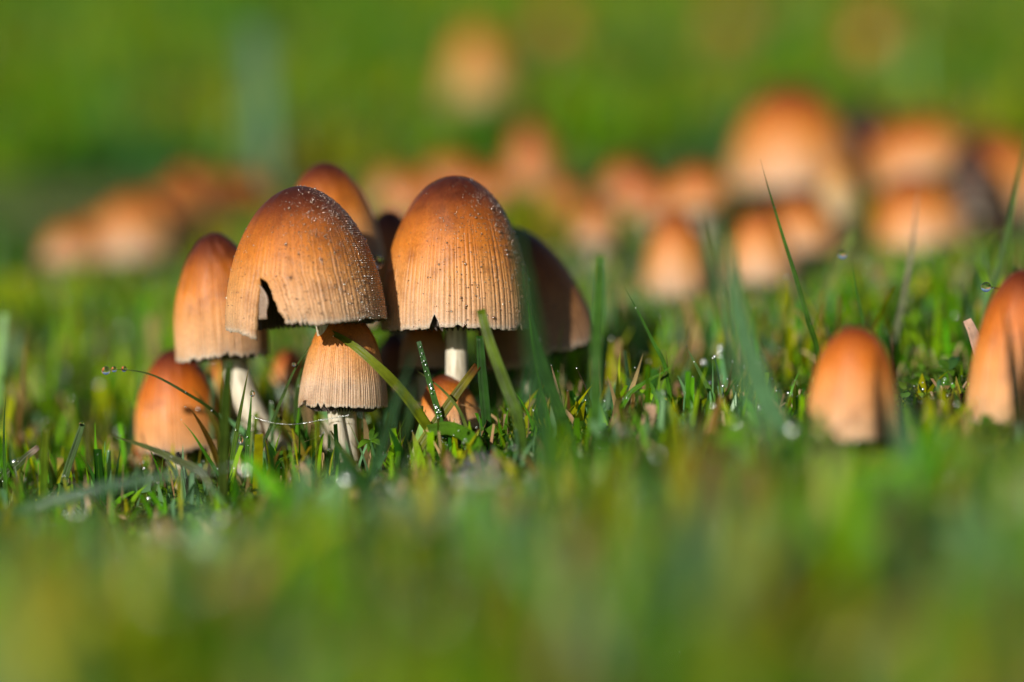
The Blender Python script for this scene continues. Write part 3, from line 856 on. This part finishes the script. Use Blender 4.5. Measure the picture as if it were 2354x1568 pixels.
LG = (.10, .22, .012); LG2 = (.07, .17, .014)
seedling('small bright leafy weed right of the small pale cap stem', 852, 1012, .532, [(-30, 18, -.003, 17, LG), (18, -18, .002, 18, LG2), (24, 12, -.003, 18, LG), (6, -28, .003, 13, LG2), (-6, 28, -.004, 12, LG2)], 40)
seedling('round-leaved weed in the turf right of the single orange cap', 2180, 850, .545, [(-24, -22, .002, 30, LG2), (22, -30, .003, 24, (.05, .14, .03)), (10, 14, -.003, 18, LG)], 60)
seedling('tiny round leaf on a stalk in the turf right of the leaning cap', 1338, 925, .536, [(-14, -14, .002, 26, (.14, .28, .05)), (16, 4, 0, 14, LG2)], 30)
seedling('tiny round-leaved weed in front of the dewy thin blade', 1050, 1090, .525, [(0, 16, -.003, 26, LG), (-10, -24, .002, 12, LG2)], 30)
seedling('small leafy weed by the right flank of the single orange cap', 2120, 870, .548, [(-20, -12, .002, 18, LG), (26, 6, .002, 18, LG), (4, 20, -.003, 14, LG2)], 40)
seedling('leafy weed below the leaning white stem', 655, 1050, .536, [(-22, -10, .002, 22, LG2), (20, -14, .003, 20, LG), (30, 10, -.002, 18, LG2), (-26, 12, -.003, 20, LG)], 30)
seedling('blurred yellow-green leafy weed in the near turf at left', 250, 1225, .485, [(-40, 0, -.003, 34, (.16, .26, .03)), (26, -6, .0, 36, (.2, .3, .06)), (0, 20, -.004, 28, LG)], 30)

# ------------------------------------------------------------------ drops
drop('amber-looking drop clinging to the right flank of the slit cap', 866, 602, .552, 16)
drop('largest drop at the tip of the long arching blade', 243, 852, .537, 10)
drop('second drop from the tip of the long arching blade', 262, 849, .537, 7)
drop('third drop from the tip, furthest back on the long arching blade', 285, 848, .537, 7)
drop('drop hanging halfway up the olive stalk', 580, 905, .534, 6, stretch=1.3)
drop('drop hanging low on the olive stalk', 553, 1010, .534, 7, stretch=1.6)
drop('drop on the tip of the dewy blade leaning right at left', 188, 974, .53, 6)
drop('drop near the tip of the pale blurred leaning blade', 1936, 585, .552, 11)
drop('drop caught in the air by the cut-off orange cap on a fine stalk', 2266, 660, .532, 12)
drop('lower bright drop on the thin leaning blade by the white stem', 675, 838, .537, 5)
drop('blurred drop on the arching yellow-green blade', 906, 892, .51, 5)
drop('blurred lower drop beside the arching yellow-green blade', 960, 930, .505, 6)
drop('bright drop in the turf right of the leaning cap', 1370, 930, .515, 5)
drop('blurred drop before the foot of the small pale cap', 705, 1050, .512, 5)
drop('bright drop in the near turf below the single orange cap', 1790, 1055, .505, 7)
drop('blurred blue-tinted drop hanging at left above the arching blade', 345, 645, .625, 6)
blade('fine stalk holding the drop beside the cut-off orange cap', [(2310, 668, .535), (2295, 664, .534), (2280, 661, .533), (2268, 657, .532)], 5, GREEN, OLIVE, root=False)

# spider thread with beads
th_path = smooth_path([P(578, 956, .534), P(610, 968, .534), P(650, 975, .534), P(690, 974, .534), P(760, 962, .534), P(800, 955, .533)], 40)
sv, s3, s4 = tube(th_path - th_path[0], np.full(40, .00002), 5, 1)
thr = link('spider_thread', mesh_np('spider_thread', sv, s3, s4, np.tile(np.array([.6, .6, .6]), (len(sv), 1))), M_STEM)
thr.location = th_path[0]
tag(thr, 'fine sagging spider thread strung with tiny dew beads beside the thin leaning blade', 'spider thread')
tb = smooth_path(th_path - th_path[0], 66)
dv, df = beads(tb, RS.uniform(.00009, .0002, 66))
o = link('dew_beads', mesh_np('dew_beads', dv, df), M_DEW, thr); o['kind'] = 'stuff'

# ------------------------------------------------------------------ turf
LX1 = [-200, 260, 300, 520, 560, 720, 880, 950, 1110, 1180, 1380, 1500, 1700, 1850, 1880, 2060, 2100, 2220, 2260, 2600]
LY1 = [990, 1010, 1080, 1040, 930, 940, 1000, 950, 930, 930, 890, 865, 885, 900, 975, 965, 890, 880, 930, 930]     # nearer than the clump
LX2 = [-200, 0, 120, 450, 560, 860, 1300, 1420, 1500, 1620, 1800, 2000, 2250, 2600]
LY2 = [640, 650, 640, 640, 620, 620, 620, 640, 690, 680, 660, 590, 560, 560]

LX3 = [-200, 60, 100, 450, 620, 640, 850, 860, 1160, 1170, 1300, 1320, 1500, 1640, 1660, 1980, 2250, 2600]
LY3 = [440, 560, 585, 530, 480, 470, 470, 490, 480, 440, 440, 490, 490, 470, 450, 450, 450, 470]


def scatter(n, y0, y1, hmin, hmax, wmin, wmax, seg, seed, palette, lean=.55, cut=.35, limit=True, half=.235, pad=.07, pfreq=170., raise_=0):
    rs = np.random.RandomState(seed)
    y = np.sqrt(rs.uniform(y0 ** 2, y1 ** 2, n)); x = rs.uniform(-1, 1, n) * (half * y + pad)
    # clumping
    dens = .5 + .5 * np.sin(41 * x + 3 * np.sin(23 * y)) * np.sin(37 * y + 2 * np.sin(29 * x))
    keep = rs.rand(n) < .35 + .65 * dens
    x, y = x[keep], y[keep]; n = len(x)
    st = np.array(STEMS)
    ok = np.ones(n, bool)
    for sx, sy, sr in st: ok &= np.hypot(x - sx, y - sy) > sr
    x, y = x[ok], y[ok]; n = len(x)
    z = ground_z(x, y) - .0008
    h = rs.uniform(hmin, hmax, n) * (.7 + .6 * rs.rand(n) ** 2); w = rs.uniform(wmin, wmax, n)
    h = h * (.62 + .76 * (.5 + .5 * np.sin(.8 * pfreq * x + seed + 2 * np.sin(.55 * pfreq * y)) * np.sin(.7 * pfreq * y + 1)))
    az = rs.uniform(0, 2 * np.pi, n); ln = np.abs(rs.normal(0, lean, n)); ln = np.clip(ln, 0, 1.3)
    B = np.stack([x, y, z], -1)
    if limit:
        q = B + np.array([0, 0, 1]) * h[:, None]
        px, py, d = project(q); _, pb, _ = project(B)
        lim = np.where(d < .562, np.interp(px, LX1, LY1), np.where(d < .80, np.interp(px, LX2, LY2), np.where(d < 1.0, np.interp(px, LX3, LY3), -9999)))
        lim = lim + np.where(px < 1250, np.interp(d, [.48, .515, .53], [165, 90, 0]), np.interp(d, [.47, .50, .53], [80, 40, 0])) - raise_ * rs.rand(n) * (np.interp(px, [1840, 1880, 2080, 2120], [1, 0, 0, 1])) + rs.normal(0, 18, n)
        room = np.clip((pb - lim) * K * d, 0.0015, 1)
        h = np.minimum(h, room / np.clip(np.cos(ln * .7), .5, 1))
    dirx = np.stack([np.cos(az), np.sin(az), 0 * az], -1)
    fz = rs.uniform(0, 2 * np.pi, n) ; side = np.stack([np.cos(fz), np.sin(fz), 0 * fz], -1)
    ts = np.linspace(0, 1, seg + 1)
    rows = []; curv = rs.uniform(.2, 1.5, n)
    pos = B.copy(); rows_p = [pos]
    for k in range(seg):
        ang = ln * (.3 + curv * (k + .5) / seg)
        pos = pos + (dirx * np.sin(ang)[:, None] + np.array([0, 0, 1]) * np.cos(ang)[:, None]) * (h / seg)[:, None]
        rows_p.append(pos)
    is_cut = rs.rand(n) < cut
    V = []
    for k, t in enumerate(ts):
        wd = np.where(is_cut, 1 - .25 * t, np.clip(1 - t ** 2, .04, 1)) * w * (.75 + .25 * min(1, t * 4))
        V.append(rows_p[k] - side * (wd / 2)[:, None]); V.append(rows_p[k] + side * (wd / 2)[:, None])
    V = np.stack(V, 1)     # n, 2(seg+1), 3
    m = 2 * (seg + 1)
    base = (np.arange(n) * m)[:, None]
    kk = np.arange(seg) * 2
    F = np.stack([base + kk, base + kk + 1, base + kk + 3, base + kk + 2], -1).reshape(-1, 4)
    pc = np.array([c for c, _ in palette]); pw = np.array([p for _, p in palette]); pw = pw / pw.sum()
    # patches of one tint, with single blades that differ
    pf = pfreq
    patch = (np.sin(pf * x + 2 * np.sin(.7 * pf * y) + 1 + seed) + np.sin(.8 * pf * y + 2 * np.sin(.6 * pf * x) + seed)) * .25 + .5
    rr = np.clip(.84 * patch + .16 * rs.rand(n) + rs.normal(0, .08, n), 0, .9999)
    rr = np.argsort(np.argsort(rr)) / n
    ci = np.searchsorted(np.cumsum(pw), rr, side='right').clip(0, len(pc) - 1)
    c = pc[ci] * rs.uniform(.7, 1.3, (n, 1)) * rs.uniform(.9, 1.1, (n, 3))
    tb = np.where(rs.rand(n) < .10, 1, 0)[:, None] * np.array([.30, .20, .08])
    C = np.repeat(c[:, None], m, 1)
    tipmix = (ts[:, None] ** 4 * np.ones((1, 2))).ravel()[None, :, None] * (tb.sum(1) > 0)[:, None, None]
    C = C * (1 - tipmix) + tb[:, None] * tipmix
    return V.reshape(-1, 3), F, C.reshape(-1, 3), rows_p[-1]


PAL = [((.24, .15, .03), .02), ((.31, .32, .004), .20), ((.17, .32, .004), .25), ((.08, .26, .005), .25), ((.020, .085, .006), .18), ((.07, .24, .06), .10)]
PALN = [((.42, .29, .15), .075), ((.20, .11, .03), .025), ((.33, .35, .004), .19), ((.18, .35, .004), .23), ((.09, .29, .006), .22), ((.020, .085, .008), .15), ((.13, .28, .13), .20)]
sets = [scatter(15000, .30, .80, .006, .020, .0009, .0026, 4, 1, PALN),
        scatter(9000, .40, .66, .003, .009, .0006, .0014, 3, 2, PALN, lean=.9),
        scatter(42000, .75, 1.5, .010, .026, .0016, .0036, 3, 3, PAL, limit=True, pad=.1, pfreq=50.),
        scatter(60000, 1.5, 4.0, .014, .035, .0025, .0055, 3, 4, PAL, limit=False, pad=.3, pfreq=28.),
        scatter(1000, .50, .575, .010, .026, .0006, .0016, 5, 7, PALN, lean=.6, cut=.25, raise_=55),
        scatter(6000, .24, .42, .006, .018, .0014, .0036, 4, 5, PALN, pfreq=210.),
        scatter(760, .26, .47, .012, .028, .0032, .0068, 5, 6, [((.42, .38, .02), .24), ((.13, .38, .010), .24), ((.17, .37, .20), .28), ((.016, .07, .010), .16), ((.32, .14, .04), .08)], lean=.9, pfreq=190.)]
off = 0; VV = []; FF = []; CC = []; tips = []
for V_, F_, C_, tp in sets:
    VV.append(V_); FF.append(F_ + off); CC.append(C_); off += len(V_); tips.append(tp)
grass = link('grass', mesh_np('grass', np.concatenate(VV), None, np.concatenate(FF), np.concatenate(CC)), M_GRASS)
tag(grass, 'short mown lawn grass growing all around the mushrooms', 'grass', kind='stuff')


# moss and tiny leaves between the blades
def moss(n, y0, y1, lmin, lmax, seed, cols, half=.235, pad=.05, ratio=.45, up=.6):
    rs = np.random.RandomState(seed)
    y = np.sqrt(rs.uniform(y0 ** 2, y1 ** 2, n)); x = rs.uniform(-1, 1, n) * (half * y + pad)
    st = np.array(STEMS); ok = np.ones(n, bool)
    for sx, sy, sr in st: ok &= np.hypot(x - sx, y - sy) > sr
    x, y = x[ok], y[ok]; n = len(x)
    mound = np.clip(np.sin(63 * x + 2 * np.sin(31 * y)) * np.sin(57 * y + 2 * np.sin(43 * x)), 0, 1)
    z = ground_z(x, y) + rs.uniform(0, 1, n) * (.001 + .0035 * mound)
    B = np.stack([x, y, z], -1); L = rs.uniform(lmin, lmax, n)
    az = rs.uniform(0, 2 * np.pi, n); el = rs.normal(up, .45, n)
    T = np.stack([np.cos(az) * np.cos(el), np.sin(az) * np.cos(el), np.sin(el)], -1)
    S = unit(np.cross(T, rs.normal(0, 1, (n, 3)))); Nn = np.cross(S, T)
    w = L * ratio * rs.uniform(.6, 1.2, n)
    p0 = B; p1 = B + T * (L * .5)[:, None] + S * (w / 2)[:, None] + Nn * (L * .08)[:, None]; p2 = B + T * L[:, None] - Nn * (L * .12)[:, None]
    p3 = B + T * (L * .5)[:, None] - S * (w / 2)[:, None] + Nn * (L * .08)[:, None]
    V = np.stack([p0, p1, p2, p3], 1).reshape(-1, 3)
    b = np.arange(n)[:, None] * 4
    F = np.concatenate([b + [0, 1, 2], b + [0, 2, 3]])
    c = np.array(cols)[rs.randint(0, len(cols), n)] * rs.uniform(.6, 1.35, (n, 1))
    return V, F, np.repeat(c, 4, 0), p2


ms = [moss(60000, .40, .68, .0008, .0022, 21, [(.08, .15, .012), (.12, .18, .014), (.05, .11, .012), (.10, .14, .03)], ratio=.32),
      moss(9000, .38, .72, .002, .0042, 22, [(.08, .18, .014), (.06, .14, .014), (.12, .20, .02)], ratio=.75, up=.35),
      moss(15000, .28, .45, .0015, .0045, 23, [(.08, .15, .012), (.12, .18, .014), (.05, .11, .012), (.22, .16, .07)], ratio=.5)]
off = 0; VV = []; FF = []; CC = []
for V_, F_, C_, tp in ms:
    VV.append(V_); FF.append(F_ + off); CC.append(C_); off += len(V_); tips.append(tp[::3])
mo = link('moss', mesh_np('moss', np.concatenate(VV), np.concatenate(FF), None, np.concatenate(CC), smooth=False), M_GRASS)
tag(mo, 'low moss and tiny weed leaves covering the soil between the blades', 'moss', kind='stuff')

# litter: chopped straw
V_, F_, C_, _ = scatter(1600, .32, .72, .004, .011, .0005, .0016, 2, 31, [((.40, .28, .14), .5), ((.28, .16, .07), .3), ((.14, .07, .03), .2)], lean=1.6, cut=1.0)
V2_, F2_, C2_, _ = scatter(1500, .47, .61, .004, .012, .0004, .0013, 2, 32, [((.46, .34, .19), .5), ((.36, .22, .12), .3), ((.16, .08, .035), .2)], lean=1.1, cut=1.0)
F_ = np.concatenate([F_, F2_ + len(V_)]); V_ = np.concatenate([V_, V2_]); C_ = np.concatenate([C_, C2_])
li = link('litter', mesh_np('litter', V_, None, F_, C_), M_STRAW)
tag(li, 'chopped dry grass clippings strewn through the turf', 'litter', kind='stuff')

# dew on the turf
rs = np.random.RandomState(50)
tp = np.concatenate([tips[0], tips[1], tips[4], tips[5]])
px, py, d = project(tp)
sel = (px > -100) & (px < 2453) & (py < 1650)
tp = tp[sel]; k = rs.choice(len(tp), 2600, replace=False)
c1 = tp[k]; r1 = rs.gamma(2.5, .00005, len(k)) + .00004
c2 = []; r2 = []
for path, wd in BLADES:
    n = rs.randint(0, 5)
    ii = rs.randint(3, len(path), n)
    for q in ii:
        c2.append(path[q] + rs.normal(0, wd * .2, 3) - FW * .0002); r2.append(rs.uniform(.00006, .00018))
# the two dewy blades carry rows of beads
for bi, n in ((1, 46), (LYING, 80)):
    path, wd = BLADES[bi]
    ii = rs.uniform(4, len(path) - 1, n)
    for q in ii:
        a = int(q); p = path[a] + (path[min(a + 1, len(path) - 1)] - path[a]) * (q - a)
        c2.append(p + RT * rs.normal(0, wd * .25) - FW * .0005); r2.append(rs.gamma(4, .000028) + .00004)
allt = np.concatenate([tips[0], tips[2], tips[4]]); px, py, d = project(allt)
far = np.abs(d - .533) > .025
fr = allt[far & (px > 0) & (px < 2353) & (py < 1600) & (d < 1.1)]
k = rs.choice(len(fr), 300, replace=False)
dv, df = beads(np.concatenate([c1, np.array(c2), fr[k]]), np.concatenate([r1, np.array(r2), rs.uniform(.0003, .0008, len(k)) * np.where(project(fr[k])[2] < .48, 1.5, 1)]), ICO2)
dw = link('dew', mesh_np('dew', dv, df), M_DEW)
tag(dw, 'fine dew beads scattered over the grass and moss', 'dew', kind='stuff')
